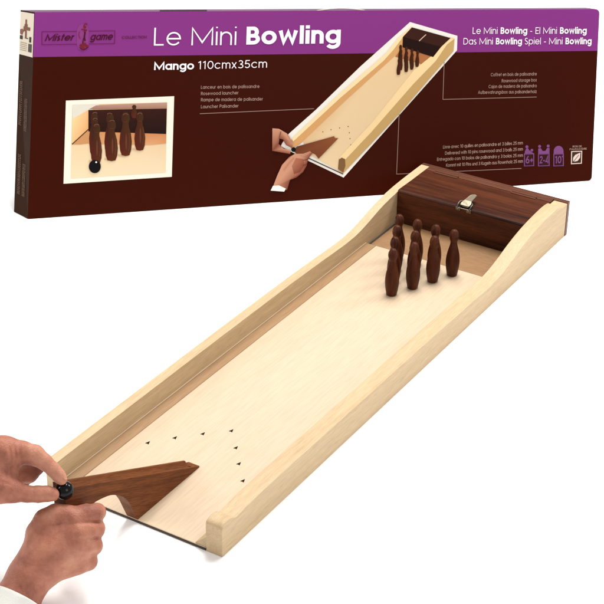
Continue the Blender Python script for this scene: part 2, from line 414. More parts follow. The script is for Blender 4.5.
# front face split along the print border
i0 = 0
s2 = Art()
lowleft = (34.8 + (27.6 - 34.8) * (band(34) - 12.2) / 207., band(34)); rx = TR[0] + (BRt[0] - TR[0]) * (band(598) - TR[1]) / 171.4
lowright = (rx, band(598))
ctop = rc(TR, TL, BRt, 5); cbot = rc(BRt, TR, BL, 4) + rc(BL, BRt, TL, 1.5, 2)
s2.poly([TL] + ctop + [lowright, lowleft], PURL, 0.)
s2.poly([lowleft, lowright] + cbot, BRN, 0.)
loop = [TL] + ctop + [lowright] + cbot + [lowleft]
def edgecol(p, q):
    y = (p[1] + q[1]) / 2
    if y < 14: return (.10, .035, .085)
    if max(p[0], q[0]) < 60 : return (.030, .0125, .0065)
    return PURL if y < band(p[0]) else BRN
for i in range(len(loop)):
    p, q = loop[i], loop[(i + 1) % len(loop)]
    P = [face(*p), face(*q), rear(q), rear(p)]
    b = len(s2.v); c = edgecol(p, q)
    for w in P: s2.v.append(w); s2.c.append(c)
    s2.f.append([b, b + 3, b + 2, b + 1])
bb = len(s2.v)
for p in loop:
    w = rear(p); s2.v.append(w); s2.c.append(BRN)
s2.f.append(list(range(bb, bb + len(loop)))[::-1])
s2.build('carton', pbox, M['carton'])

# ---- a thin geometric lettering, drawn stroke by stroke
def arc(cx, cy, rx_, ry_, a0, a1, n=None):
    n = n or max(4, int(abs(a1 - a0) / 18))
    return [(cx + rx_ * math.cos(math.radians(a0 + (a1 - a0) * i / n)), cy + ry_ * math.sin(math.radians(a0 + (a1 - a0) * i / n))) for i in range(n + 1)]
def glyph(ch, w):
    h = w / 2; xh = .56; cap = .74; asc = .76; de = -.19
    r = xh / 2 - h; c = xh / 2; lft = h; rgt = xh - h
    o = arc(c, c, r, r, 0, 360, 28)
    nn = .46; ar = (nn - w) / 2
    G = {
     'o': ([o], xh), 'c': ([arc(c, c, r, r, 40, 320, 20)], xh * .95), 'e': ([[(lft, c), (rgt, c)] + arc(c, c, r, r, 0, 325, 22)], xh),
     'a': ([o, [(rgt, 0), (rgt, xh)]], xh), 'd': ([o, [(rgt, 0), (rgt, asc)]], xh), 'b': ([o, [(lft, 0), (lft, asc)]], xh),
     'p': ([o, [(lft, de), (lft, xh)]], xh), 'q': ([o, [(rgt, de), (rgt, xh)]], xh),
     'g': ([o, [(rgt, xh), (rgt, .02)] + arc(c, .02, r, r * .85, 0, -150, 10)], xh),
     'i': ([[(h, 0), (h, xh)], [(h, asc - w * .9), (h, asc)]], w), 'j': ([[(h, de), (h, xh)], [(h, asc - w), (h, asc)]], w),
     'l': ([[(h, 0), (h, asc)]], w), 'k': ([[(h, 0), (h, asc)], [(.40, xh), (h, .22)], [(.14 + h, .28), (.42, 0)]], .43),
     'n': ([[(h, 0), (h, xh)], arc(nn / 2, xh - h - ar, ar, ar, 180, 0, 10) + [(nn - h, 0)]], nn),
     'h': ([[(h, 0), (h, asc)], arc(nn / 2, xh - h - ar, ar, ar, 180, 0, 10) + [(nn - h, 0)]], nn),
     'u': ([[(nn - h, 0), (nn - h, xh)], [(h, xh)] + arc(nn / 2, h + ar, ar, ar, 180, 360, 10)], nn),
     'm': ([[(h, 0), (h, xh)], arc(.2 + 0, xh - h - (.2 - h), .2 - h, .2 - h, 180, 0, 8) + [(.4 - h, 0)], arc(.6 - w, xh - h - (.2 - h), .2 - h, .2 - h, 180, 0, 8) + [(.8 - w - h, 0)]], .8 - w),
     'r': ([[(h, 0), (h, xh)], arc(.24, xh - .22, .24 - h, .22 - h, 180, 90, 6)], .27),
     's': ([arc(.17, xh - .15, .17 - h, .15 - h, 50, 270, 9) + arc(.17, .145, .17 - h, .15 - h, 90, -140, 9)[0:]], .34),
     't': ([[(.13, 0), (.13, asc * .95)], [(0, xh - h), (.27, xh - h)]], .27), 'f': ([[(.11, 0)] + arc(.11 + .1, asc - .12, .1, .1, 180, 90, 5)[0:], [(0, xh - h), (.24, xh - h)]], .25),
     'v': ([[(h, xh), (.23, h), (.46 - h, xh)]], .46), 'w': ([[(h, xh), (.2, h), (.36, xh - h), (.52, h), (.72 - h, xh)]], .72),
     'x': ([[(h, 0), (.44 - h, xh)], [(h, xh), (.44 - h, 0)]], .44), 'y': ([[(h, xh), (.23, .04)], [(.46 - h, xh), (.16, de)]], .46),
     'z': ([[(0, xh - h), (.40 - h, xh - h), (h, h), (.42, h)]], .42),
     'L': ([[(h, cap), (h, h), (.38, h)]], .38), 'E': ([[(.42, cap - h), (h, cap - h), (h, h), (.42, h)], [(h, cap / 2), (.40, cap / 2)]], .42),
     'F': ([[(.40, cap - h), (h, cap - h), (h, 0)], [(h, cap / 2), (.38, cap / 2)]], .40),
     'M': ([[(h, 0), (h, cap - h), (.42, .12), (.84 - h, cap - h), (.84 - h, 0)]], .84), 'N': ([[(h, 0), (h, cap - h), (.56 - h, h), (.56 - h, cap)]], .56),
     'B': ([[(h, 0), (h, cap)], [(w, cap - h), (.24, cap - h)] + arc(.25, cap * .75 - h * .55, .155 - h * .35, cap * .25 - h * .45, 90, -90, 10) + [(w, cap * .5 - h * .1)], [(.22, cap * .5 - h * .1)] + arc(.26, cap * .25 + h * .45, .21 - h * .6, cap * .25 - h * .55, 90, -90, 10) + [(w, h)]], .49),
     'D': ([[(h, 0), (h, cap)], [(w, cap - h), (.24, cap - h)] + arc(.24, cap / 2, .37 - h, cap / 2 - h, 90, -90, 12) + [(w, h)]], .61),
     'S': ([arc(.22, cap - .19, .21 - h, .19 - h, 40, 270, 10) + arc(.22, .185, .22 - h, .19 - h, 90, -150, 10)], .44),
     'R': ([[(h, 0), (h, cap)], [(w, cap - h), (.25, cap - h)] + arc(.25, cap - .21, .2 - h * .4, .21 - h, 90, -90, 8) + [(w, cap - .42 + h)], [(.24, cap - .40), (.46, 0)]], .47),
     'P': ([[(h, 0), (h, cap)], [(w, cap - h), (.25, cap - h)] + arc(.25, cap - .21, .2 - h * .4, .21 - h, 90, -90, 8) + [(w, cap - .42 + h)]], .46),
     'C': ([arc(cap / 2, cap / 2, cap / 2 - h, cap / 2 - h, 42, 318, 20)], cap * .92), 'O': ([arc(cap / 2, cap / 2, cap / 2 - h, cap / 2 - h, 0, 360, 26)], cap),
     'A': ([[(h, 0), (.34, cap), (.68 - h, 0)], [(.14, .24), (.54, .24)]], .68), 'K': ([[(h, 0), (h, cap)], [(.5, cap), (h, .28)], [(.16, .38), (.52, 0)]], .52),
     'I': ([[(h, 0), (h, cap)]], w), 'T': ([[(0, cap - h), (.44, cap - h)], [(.22, 0), (.22, cap - w)]], .44), 
     '1': ([[(.02, cap - .14), (.20, cap - h), (.20, 0)]], .30), '0': ([arc(.26, cap / 2, .26 - h, cap / 2 - h, 0, 360, 24)], .52),
     '3': ([arc(.24, cap - .19, .2 - h, .19 - h, 150, -90, 10) + arc(.24, .195, .24 - h, .20 - h, 90, -150, 10)], .48),
     '5': ([[(.44, cap - h), (.12, cap - h), (.07, .40)] + arc(.23, .235, .24 - h, .235 - h, 120, -150, 12)], .48),
     '2': ([arc(.24, cap - .22, .22 - h, .22 - h, 170, -30, 10) + [(h, h), (.46, h)]], .48), '6': ([arc(.24, .23, .24 - h, .23 - h, 0, 360, 22), [(.33, cap), (.05, .32)]], .48),
     '4': ([[(.38, 0), (.38, cap), (h, .18), (.5, .18)]], .5),
     '-': ([[(.02, .27), (.27, .27)]], .29), '+': ([[(.02, .3), (.36, .3)], [(.19, .12), (.19, .48)]], .38), "'": ([[(h, cap), (h, cap - .16)]], w), ' ': ([], .20)}
    return G.get(ch, G['o'])
def ribbon(P, w):
    P = [np.array(p, float) for p in P]
    Q = [P[0]]
    for p in P[1:]:
        if np.linalg.norm(p - Q[-1]) > 1e-6: Q.append(p)
    P = Q; n = len(P)
    if n < 2: return []
    closed = np.linalg.norm(P[0] - P[-1]) < 1e-5
    Lf, Rt = [], []
    for i in range(n):
        if closed and i in (0, n - 1): a = P[1] - P[0]; b = P[-1] - P[-2]
        else: a = P[min(i + 1, n - 1)] - P[min(i, n - 2)]; b = P[max(i, 1)] - P[max(i - 1, 0)]
        a = a / np.linalg.norm(a); b = b / np.linalg.norm(b); t = a + b
        if np.linalg.norm(t) < .2: t = a
        t = t / np.linalg.norm(t); nn = np.array([-t[1], t[0]]); k = 1 / max(.5, float(np.dot(nn, [-a[1], a[0]])))
        Lf.append(P[i] + nn * w / 2 * k); Rt.append(P[i] - nn * w / 2 * k)
    return [(Lf[i], Lf[i + 1], Rt[i + 1], Rt[i]) for i in range(n - 1)]
def measure(runs):
    x = 0
    for s, w in runs:
        for ch in s: x += glyph(ch, w)[1] + (.085 + (.02 if w < .1 else -.02))
    return x - .1
def text(art, runs, x0, y0, x1, y1, size, col, off=.0006, slant=0., fn=face, up=(.034, -1), wscale=1.):
    """baseline from (x0,y0) to (x1,y1) in print coordinates; size = height of one em; runs = [(string, stroke weight)]"""
    tot = measure(runs); bx = np.array([x1 - x0, y1 - y0]) / tot; u = np.array(up) * size; x = 0; k = 0
    for s, w in runs:
        for ch in s:
            st, adv = glyph(ch, w)
            for line in st:
                k += 1
                for q in ribbon(line, w * wscale):
                    art.poly([tuple(np.array([x0, y0]) + bx * (x + p[0] + slant * p[1]) + u * p[1]) for p in q], col, off + (k % 3) * .00008, fn)
            x += adv + (.085 + (.02 if w < .1 else -.02))
WH = (.80, .74, .78); CRM = (.62, .50, .44); SM = (.32, .20, .16)
ti = Art()
text(ti, [('Le Mini', .062)], 153.8, 45.6, 236.2, 45.0, 24.2, WH)
text(ti, [('Bowling', .150)], 246.2, 44.6, 339.5, 43.2, 24.2, WH)
ti.build('printed_title', pbox)
su = Art()
text(su, [('Mango', .135)], 154, 70.0, 193.5, 69.4, 10.8, WH)
text(su, [('110cmx35cm', .075)], 198, 69.2, 267, 67.6, 10.8, WH)
text(su, [('Le Mini ', .075), ('Bowling', .14), (' - El Mini ', .075), ('Bowling', .14)], 472.6, 33.9, 586.3, 33.7, 8.8, WH)
text(su, [('Das Mini ', .075), ('Bowling', .14), (' Spiel - Mini ', .075), ('Bowling', .14)], 463.4, 44.5, 591.2, 44.2, 8.8, WH)
su.build('printed_subtitle', pbox)
sm = Art()
for s, x1, y in [('Lanceur en bois de palissandre', 259.4, 88.8), ('Rosewood launcher', 238.5, 95.2), ('Rampe de madera de palisander', 262.9, 101.4), ('Launcher Palisander', 238.5, 108.3)]:
    text(sm, [(s, .09)], 200.9, y, x1, y - .9, 4.4, SM, wscale=1.1)
for s, x0, y in [('Coffret en bois de palissandre', 490.8, 76.3), ('Rosewood storage box', 501.7, 82.4), ('Cajon de madera de palisandro', 488.6, 88.2), ('Aufbewahrungsbox aus palisanderholz', 478, 94.0)]:
    text(sm, [(s, .09)], x0, y, 536.7, y - .9, 4.4, SM, wscale=1.1)
for s, x0, y in [('Livre avec 10 quilles en palissandre et 3 billes 25 mm', 443, 148.6), ('Delivered with 10 pins rosewood and 3 balls 25 mm', 445, 154.8), ('Entregado con 10 bolos de palisandro y 3 bolas 25 mm', 437, 161.0), ('Kommt mit 10 Pins und 3 Kugeln aus Rosenholz 25 mm', 446, 166.9)]:
    text(sm, [(s, .10)], x0, y, 522.7, y - 4.2, 4.4, SM, wscale=1.1)
def line(art, a, b, w, col, off=.0006):
    for q in ribbon([a, b], w): art.poly([tuple(p) for p in q], col, off)
LC = (.25, .155, .125)
line(sm, (199.8, 113.7), (314, 108.7), .65, LC)
line(sm, (442.9, 99.4), (536.7, 97), .65, LC); line(sm, (442.9, 99.6), (444.2, 62), .6, LC, .0007)
line(sm, (396.6, 174.1), (521.4, 168.4), .65, LC); line(sm, (396.6, 174.3), (399.2, 112), .6, LC, .0007)
sm.build('printed_small_text', pbox)

# ---- maker's mark
lg = Art(); MR = (.060, .005, .018); MR2 = (.15, .012, .018)
def stroke(art, P, w, col, off=.0006, n=5):
    for q in ribbon(catmull(P, n) if len(P) > 2 else P, w): art.poly([tuple(p) for p in q], col, off)
for P in ([(77, 31.4), (41.9, 31.8), (41.9, 44.8), (76.6, 44.3)], [(88.6, 31.2), (114.8, 30.8), (114.6, 43.6), (89, 44.1)]):
    for a, b in zip(P, P[1:]): line(lg, a, b, .65, (.12, .012, .06), .0006 + .0001 * (a[0] % 2 > 1))
def disk(art, cx, cy, r, col, off=.0006, ry=None, n=16):
    ry = ry or r; art.poly([(cx + r * math.cos(2 * math.pi * i / n), cy + ry * math.sin(2 * math.pi * i / n)) for i in range(n)], col, off)
lg.poly([(79 + 0 * i, 0) for i in range(0)] or [(76.8, 30), (79, 25.5), (83, 23.4), (87, 25.5), (89, 30), (88.6, 44), (87.5, 48.5), (83, 51), (78.5, 49), (76.8, 44)], (.20, .036, .17), .0005)
text(lg, [('Mister', .125)], 44.6, 41.2, 72.5, 40.6, 9.4, MR, slant=.32, off=.0007)
text(lg, [('game', .125)], 89.8, 40.4, 111.6, 39.9, 9.8, MR, slant=.32, off=.0007)
# small juggling figure
disk(lg, 84.8, 27.2, 1.5, MR2, .0009)
stroke(lg, [(83.5, 26.2), (84.6, 24.4), (86.2, 23.6), (87, 25.0)], .9, MR2, .0010)
stroke(lg, [(81.5, 29.4), (83.4, 29.8), (85, 31.2), (87, 29.6)], 1.2, MR2, .0010)
stroke(lg, [(84.6, 29.5), (84.9, 33), (84.4, 37), (85, 41)], 1.5, MR, .0009)
stroke(lg, [(84.4, 37), (83.2, 40), (82.6, 44)], 1.0, MR, .0011)
stroke(lg, [(79.5, 31.5), (78.8, 35), (80.2, 38.8)], .6, MR2, .0009)
for (x, y, r) in [(81, 45.6, 1.5), (84.4, 44.6, 1.9), (87, 46.4, 1.5), (83, 48.3, 1.6)]: disk(lg, x, y, r, MR2, .0012 + x * 1e-6)
stroke(lg, [(79.6, 47.5), (83, 49.9), (88, 47.4)], .8, MR, .0014)
text(lg, [('COLLECTION', .13)], 121.6, 38.9, 146.6, 38.5, 3.7, (.11, .010, .05))
lg.build('printed_logo', pbox)

# ---- icons
ic = Art(); PI_ = (.17, .055, .17)
def rrect(x0, y0, x1, y1): return [(x0, y0), (x1, y0 - .3), (x1, y1 - .4), (x0, y1)]
for (x0, x1, txt) in [(524, 534.2, '6+'), (538, 549.6, '2-4'), (553.4, 563.8, "10'")]:
    ic.poly(rrect(x0, 153.6, x1, 166.4), PI_, .0005); ic.poly(rrect(x0 + .9, 154.6, x1 - .9, 165.6), (.032, .008, .006), .0007)
    text(ic, [(txt, .13)], x0 + 1.5, 163.6, x1 - 1.4, 163.2, 10.2, PI_, .0010)
disk(ic, 527.2, 150.0, 1.7, PI_, .0006); disk(ic, 526.9, 146.8, 1.6, PI_, .0008); ic.poly([(524.6, 153.6), (525, 150.6), (529.8, 150.4), (531.5, 152), (534, 153.4)], PI_, .0007); disk(ic, 531.9, 150.2, 1.4, PI_, .0009)
disk(ic, 539.6, 146.4, 1.5, PI_, .0006); disk(ic, 548.2, 146.0, 1.5, PI_, .0006); ic.poly([(538.2, 148.4), (540.8, 148.2), (542.6, 151), (545.4, 150.9), (547, 148), (549.6, 147.9), (549.4, 153.4), (538.2, 153.8)], PI_, .0008)
ic.poly(arc(558.6, 151.4, 4.9, 5.6, 180, 360, 14) + [(563.5, 153.4), (553.7, 153.6)], PI_, .0006)
ic.build('printed_icons', pbox)
lf = Art()
lf.poly([(571.2, 151.2), (582.2, 150.8), (581.8, 163.6), (571.0, 164.2)], CRM, .0005)
lf.poly([(572.1, 152.0), (581.4, 151.7), (581.0, 162.8), (571.9, 163.3)], (.045, .02, .014), .0006)
lf.poly([(573.0, 161.2), (573.2, 157.8), (575.2, 154.9), (580.4, 152.6), (580.0, 157.6), (577.6, 160.9), (574.4, 161.6)], CRM, .0008)
line(lf, (572.6, 162.8), (578.8, 155.0), .5, (.045, .02, .014), .0010)
text(lf, [('BOIS DE', .12)], 572.6, 147.4, 581.6, 147.2, 2.5, SM); text(lf, [('PALISSANDRE', .12)], 569.6, 150.2, 586.6, 149.6, 2.5, SM)
lf.build('printed_wood_emblem', pbox)

# ---- printed picture of the alley: the same shapes at a third of their size
pa = Art()
src = np.array([[424, 166, 1], [569, 203, 1], [222, 558, 1]], float); dst = np.array([[411.3, 26.6], [454.6, 38.6], [343.2, 173.4]])
AFF = np.linalg.solve(src, dst)
def mp(*pts): return [tuple(np.array([p[0], p[1], 1.]) @ AFF) for p in pts]
pa.poly([(410, 22.0), (457.4, 35.8), (457.0, 50.3), (343.6, 177.6), (305.8, 159.6), (280.5, 146), (288, 134.5), (316, 109.6), (360, 66.8)], (.80, .76, .70), .0005)
OFFP = .0008
fA, fB, fC = (.66, .43, .22), (.74, .52, .29), (.74, .56, .34)
pa.poly(mp((79, 462), (398, 190), (512, 240), (205, 549), (115, 508)), [fA, fB, fB, fC, fC], OFFP)                       # alley floor
pa.poly(mp((46, 458), (200, 340), (309, 262), (346, 236), (382, 196), (424, 166), (430, 172), (398, 193), (398, 226), (375, 244), (218, 361), (75, 474), (46, 486)), (.62, .33, .13), OFFP + .0001)   # left side
pa.poly(mp((46, 458), (200, 338), (309, 261), (346, 234), (382, 195), (424, 166), (433, 170), (398, 194), (370, 226), (338, 256), (200, 353), (52, 466)), (.86, .66, .38), OFFP + .0002)
pa.poly(mp((375, 246), (399, 221), (505, 250), (486, 275)), (.40, .15, .055), OFFP + .0002)                                                                     # pit
pa.poly(mp((205, 518), (308, 430), (440, 290), (500, 250), (528, 224), (558, 200), (569, 203), (567, 237), (400, 400), (222, 558), (205, 549)), (.52, .33, .13), OFFP + .0003)
pa.poly(mp((205, 516), (308, 424), (440, 284), (498, 246), (526, 222), (556, 200), (569, 203), (545, 218), (510, 262), (440, 322), (308, 449), (223, 524)), (.84, .62, .33), OFFP + .0004)
pa.poly(mp((398, 193), (426, 168), (556, 201), (526, 224)), (.040, .012, .008), OFFP + .0005)
pa.poly(mp((398, 193), (526, 224), (501, 251), (398, 221)), (.016, .006, .005), OFFP + .0005)
stroke(pa, mp((452, 206), (462, 198), (474, 189)), .9, (.55, .42, .28), OFFP + .0007)
PS = [(-.62, 0), (-.9, .12), (-1, .3), (-.85, .5), (-.55, .66), (-.5, .74), (-.7, .82), (-.66, .92), (-.3, 1), (.3, 1), (.66, .92), (.7, .82), (.5, .74), (.55, .66), (.85, .5), (1, .3), (.9, .12), (.62, 0)]
kk = 0
for r_ in (3, 2, 1, 0):
    for k_ in range(r_ + 1):
        ex_, ey_ = [(389, 296), (414, 289), (432, 283), (449, 276)][r_]; x = ex_ - (r_ - k_) * 19; y = ey_ - (r_ - k_) * 5.5; kk += 1
        pa.poly(mp(*[(x + p[0] * 6.6, y - p[1] * 45) for p in PS]), [(.040 + .03 * (p[0] > 0), .011 + .006 * (p[0] > 0), .006) for p in PS], OFFP + .0008 + kk * .00004)
for (x, y) in [(148, 443), (175, 438), (203, 434), (231, 431), (236, 448), (239, 464), (243, 481)]:
    a = mp((x, y))[0]; disk(pa, a[0], a[1], .55, (.20, .10, .04), OFFP + .0002, n=8)
# printed launcher, ball and hands
pa.poly([(292.5, 150.5), (297, 146.5), (334, 136.2), (335, 138.0), (338.4, 138.2), (318.6, 158.8), (315.5, 154.6), (309, 151.6), (299, 155.5)], [(.13, .035, .015)] * 2 + [(.24, .075, .03)] * 3 + [(.17, .05, .02)] * 4, OFFP + .0014)
pa.poly([(345, 159), (341.5, 157.6), (338.8, 160), (338, 169), (343.2, 172.5), (345.4, 166)], (.20, .10, .04), OFFP + .0007)
line(pa, (308, 158.0), (343.2, 174.2), 1.0, (.06, .035, .02), OFFP + .0007)
SKL, SKD = (.56, .27, .17), (.22, .06, .035)
pa.poly([(272.4, 128.2), (279, 128.8), (287, 133.5), (293, 143.0), (292, 148.2), (286, 145), (283, 139.5), (279.5, 138.5), (278.6, 144), (283.5, 148.5), (291, 150.4), (290, 154), (282, 152.6), (272.2, 150.8)],
        [SKL, SKL, SKL, SKL, SKD, SKD, SKD, SKD, SKD, SKL, SKL, SKD, SKD, SKD], OFFP + .0016)
disk(pa, 293.6, 149.6, 2.3, (.006, .006, .008), OFFP + .0017)
pa.poly([(289, 157), (295, 153.8), (303, 153.8), (310, 151.2), (312.5, 153.4), (308.4, 158.5), (306.5, 166), (303, 172), (296.5, 177.4), (290, 180), (287, 190), (272.5, 188), (277, 176), (282, 165)],
        [SKD, SKL, SKL, SKL, SKD, SKD, SKD, SKD, SKD, SKD, SKD, SKL, SKL, SKL], OFFP + .0016)
pa.poly([(270.6, 190.6), (273.0, 185.8), (279, 185.4), (285.8, 188.6), (284.2, 191.6)], (.86, .82, .76), OFFP + .0018)
line(pa, (283, 141.5), (280.2, 147), .5, SKD, OFFP + .0019); stroke(pa, [(281, 131.5), (280, 135), (279, 139)], .7, SKD, OFFP + .0019)
stroke(pa, [(287.5, 134.6), (289.6, 138.0), (291.8, 142.6)], .7, (.50, .21, .13), OFFP + .0019)
stroke(pa, [(300, 155.6), (304.5, 155.4), (309, 153.4)], .9, (.52, .24, .16), OFFP + .0019); stroke(pa, [(303, 160.2), (306.5, 159.6), (308.2, 158.6)], .5, (.13, .03, .02), OFFP + .0019)
stroke(pa, [(302.5, 165.2), (305.2, 164.8), (306.8, 163.8)], .5, (.13, .03, .02), OFFP + .0019); stroke(pa, [(284, 170), (289, 163), (294, 158)], 1.6, (.50, .22, .14), OFFP + .0019)
pa.poly([(296, 158), (303, 159), (305, 165), (300, 172), (294, 174), (292, 166)], [(.40, .14, .08), (.34, .11, .06), (.22, .06, .035), (.20, .05, .03), (.24, .07, .04), (.40, .15, .09)], OFFP + .00175)
pa.build('printed_picture', pbox, gain=.86)

# ---- printed close-up of the pins
pc = Art()
pc.poly([(65.9, 100.6), (174.2, 96.2), (171.8, 176.8), (63.5, 183.8)], (.76, .70, .60), .0005)
O2 = .0007
pc.poly([(72.4, 105.0), (167.2, 102.4), (165.6, 172.6), (70.6, 178.6)], [(.66, .44, .24), (.58, .36, .20), (.70, .56, .37), (.72, .58, .38)], O2)
pc.poly([(72.4, 105.0), (100, 104.2), (88, 113), (72.3, 122)], (.62, .58, .50), O2 + .0001)
pc.poly([(72.3, 119), (89, 109.5), (88.6, 129), (72.0, 144)], [(.82, .55, .28), (.70, .40, .18), (.62, .32, .13), (.72, .44, .20)], O2 + .0002)
pc.poly([(72.0, 144.5), (88.6, 129), (88.5, 143.5), (80, 144.5)], (.50, .24, .10), O2 + .0003)
line(pc, (72.0, 144.3), (88.6, 129.2), .9, (.05, .02, .012), O2 + .0005)
pc.poly([(89, 109.3), (96, 105.4), (167, 102.6), (166.8, 109.0)], [(.30, .15, .11), (.36, .22, .18), (.42, .26, .19), (.30, .15, .10)], O2 + .0003)
pc.poly([(88.4, 110.0), (166.8, 108.6), (166.2, 134.0), (88.4, 131.5)], [(.035, .010, .007), (.03, .009, .007), (.014, .006, .005), (.020, .007, .005)], O2 + .0004)
pc.poly([(88.5, 131.4), (166.2, 133.8), (166.0, 143.5), (150, 145.0), (88.5, 144)], [(.52, .24, .10), (.50, .20, .08), (.55, .24, .10), (.60, .30, .14), (.56, .28, .12)], O2 + .0003)
def ppin(x, yb, h, w, k):
    P = [(-.62, 0), (-.9, .12), (-1, .3), (-.85, .5), (-.55, .66), (-.5, .74), (-.7, .82), (-.66, .92), (-.3, 1), (.3, 1), (.66, .92), (.7, .82), (.5, .74), (.55, .66), (.85, .5), (1, .3), (.9, .12), (.62, 0), (0, -.02)]
    c = []
    for p in P: s = .5 + .5 * p[0]; c.append((.045 + .10 * (1 - abs(s - .45)) * (p[1] < .6) * .6, .012 + .012 * s, .008))
    pc.poly([(x + p[0] * w, yb - p[1] * h) for p in P], c, O2 + .0006 + k * .00012)
for j in range(3):
    ppin(94.2 + j * .3, 150 + 3 * j, 38 - j * 2, 5.2, j)
ppin(96.4, 163, 40, 5.6, 4)
for j in range(2): ppin(110 + j * 1, 154 + 3 * j, 41 - j * 2, 5.6, j)
ppin(111.5, 160.4, 41, 6.4, 4); ppin(125.6, 155.2, 43.4, 6.2, 4); ppin(139.8, 150.0, 38.6, 5.4, 4); ppin(134.2, 118, 13, 3, 1)
for (x, y, w) in [(95.0, 112.6, 2.2), (95.2, 118.5, 2.2), (96.6, 124.6, 2.4), (109.6, 113.4, 2.4), (112, 120.6, 2.6), (125.6, 114, 2.6), (139.8, 113.4, 2.3)]:
    stroke(pc, [(x - w, y + 1.1), (x - w * .5, y - .1), (x + w * .5, y - .2), (x + w, y + .9)], .7, (.15, .055, .038), O2 + .0013)
    stroke(pc, [(x - w * .8, y + 7.4), (x, y + 8.2), (x + w * .8, y + 7.2)], .6, (.085, .028, .018), O2 + .0014)
for (x, y) in [(112.5, 146), (126.2, 142), (140.4, 136), (97, 148)]:
    disk(pc, x, y, .9, (.115, .034, .018), O2 + .0013, ry=8); stroke(pc, [(x + 2.6, y - 9), (x + 3.3, y), (x + 2.4, y + 9)], .9, (.10, .030, .016), O2 + .0013)
    stroke(pc, [(x - 8, y + 13), (x - 3, y + 14), (x + 2, y + 13.4)], 1.6, (.52, .36, .20), O2 + .00055)
disk(pc, 94.8, 166.6, 6.0, (.006, .005, .006), O2 + .0015, ry=6.6, n=28); disk(pc, 96.2, 162.2, .9, (.8, .78, .74), O2 + .0017)
pc.build('printed_pin_picture', pbox, gain=.95)

# ---- left end: white sticker and faint printing
nS = np.cross(C0 - C1, R0 - C0); nS = nS / np.linalg.norm(nS)
if np.dot(nS, -ex) < 0: nS = -nS
def sidef(u, v, off=0.): return nS * off + (C1 + (C0 - C1) * v) * (1 - u) + (R1 + (R0 - R1) * v) * u      # u: 0 front..1 rear, v: 0 bottom..1 top
stk = Art()
stk.poly([(.03, .784), (.99, .784), (.99, .992), (.03, .992)], (.66, .58, .47), .0004, sidef)
st = stk.build('paper_sticker', pbox)
so = Art()
so.poly([(.70, .90), (.80, .88), (.96, .885), (.96, .905), (.80, .91)], (.22, .10, .07), .0008, sidef)
for (u, v, w, h) in [(.55, .94, .05, .018), (.42, .915, .16, .008), (.55, .885, .05, .018), (.62, .912, .1, .012), (.55, .93, .10, .006)]:
    so.poly([(u - w, v - h), (u + w, v - h), (u + w, v + h), (u - w, v + h)], (.20, .09, .06), .0008 + u * .0002, sidef)
for (u, v, w, h) in [(.86, .868, .10, .009), (.23, .865, .07, .013), (.50, .868, .12, .002)]:
    so.poly([(u - w, v - h), (u + w, v - h), (u + w, v + h), (u - w, v + h)], (.05, .045, .035), .0008, sidef)
for i in range(9):
    v = .80 + i * .006; so.poly([(.10 + .028 * i, .805), (.115 + .028 * i + .005 * (i % 3), .805), (.115 + .028 * i + .005 * (i % 3), .845), (.10 + .028 * i, .845)], (.04, .035, .03), .0009, sidef)
for i in range(5): so.poly([(.45, .806 + i * .009), (.92, .806 + i * .009), (.92, .809 + i * .009), (.45, .809 + i * .009)], (.30, .25, .19), .0008, sidef)
so.build('sticker_print', st)
for (u0, v0, v1) in [(.30, .42, .58), (.68, .44, .66), (.28, .10, .26), (.62, .10, .30)]:
    sp = Art()
    for j in range(3):
        for k in range(22):
            vv = v0 + (v1 - v0) * k / 22; ln = (v1 - v0) / 22 * random.uniform(.4, .85)
            sp.poly([(u0 + j * .07, vv), (u0 + j * .07 + .035, vv), (u0 + j * .07 + .035, vv + ln), (u0 + j * .07, vv + ln)], (.16, .10, .07), .0006, sidef)
    sp.build('end_text', pbox)
# carrying cord over the top edge and flap slots
bm = bmesh.new()
pts = []
for t in np.linspace(0, 1, 15):
    u = 314 + 58 * t; P = face(u, 10.9) - NF * .012 + UPB * (-.001 + .0052 * math.sin(math.pi * t))
    pts.append(tuple(P))
tube(bm, pts, .0011, 8)
obj_bm('carrying_cord', bm, plain('cord', (.60, .52, .45), .8, bump=.4), pbox, True)
for (u0, u1) in [(160, 207), (495, 526)]:
    bm = bmesh.new(); a = face(u0, 11.2); b = face(u1, 11.0)
    q = [a - NF * .001, b - NF * .001, b - NF * .006, a - NF * .006]
    vs = [bm.verts.new(tuple(p + UPB * .0022)) for p in q]; vb = [bm.verts.new(tuple(p - UPB * .002)) for p in q]
    bm.faces.new(vs); bm.faces.new(vb[::-1])
    for i in range(4): bm.faces.new((vs[i], vb[i], vb[(i + 1) % 4], vs[(i + 1) % 4]))
    obj_bm('flap_tab', bm, plain('dark_card', (.035, .02, .022), .6), pbox)

# ------------------------------------------------------------------ hands: smooth blended limbs turned into one skin
def smin(a, b, k):
    h = np.clip(.5 + .5 * (b - a) / k, 0, 1); return b * (1 - h) + a * h - k * h * (1 - h)
def cone(G, a, b, ra, rb, flat=None):
    a = np.array(a, float); b = np.array(b, float); ab = b - a; t = np.clip(((G - a) @ ab) / (ab @ ab), 0, 1)
    q = a + t[..., None] * ab; d = G - q
    return np.sqrt((d ** 2).sum(-1)) - (ra + (rb - ra) * t)
def ell(G, c, r, rot=0.):
    d = G - np.array(c, float); cr, sr = math.cos(rot), math.sin(rot)
    x = d[..., 0] * cr + d[..., 1] * sr; y = -d[..., 0] * sr + d[..., 1] * cr
    q = np.stack([x / r[0], y / r[1], d[..., 2] / r[2]], -1); n = np.sqrt((q ** 2).sum(-1)) + 1e-9
    return (n - 1) * min(r)
def chain(G, pts, k):
    f = None
    for (a, b) in zip(pts, pts[1:]):
        g = cone(G, a[:3], b[:3], a[3], b[3]); f = g if f is None else smin(f, g, k)
    return f
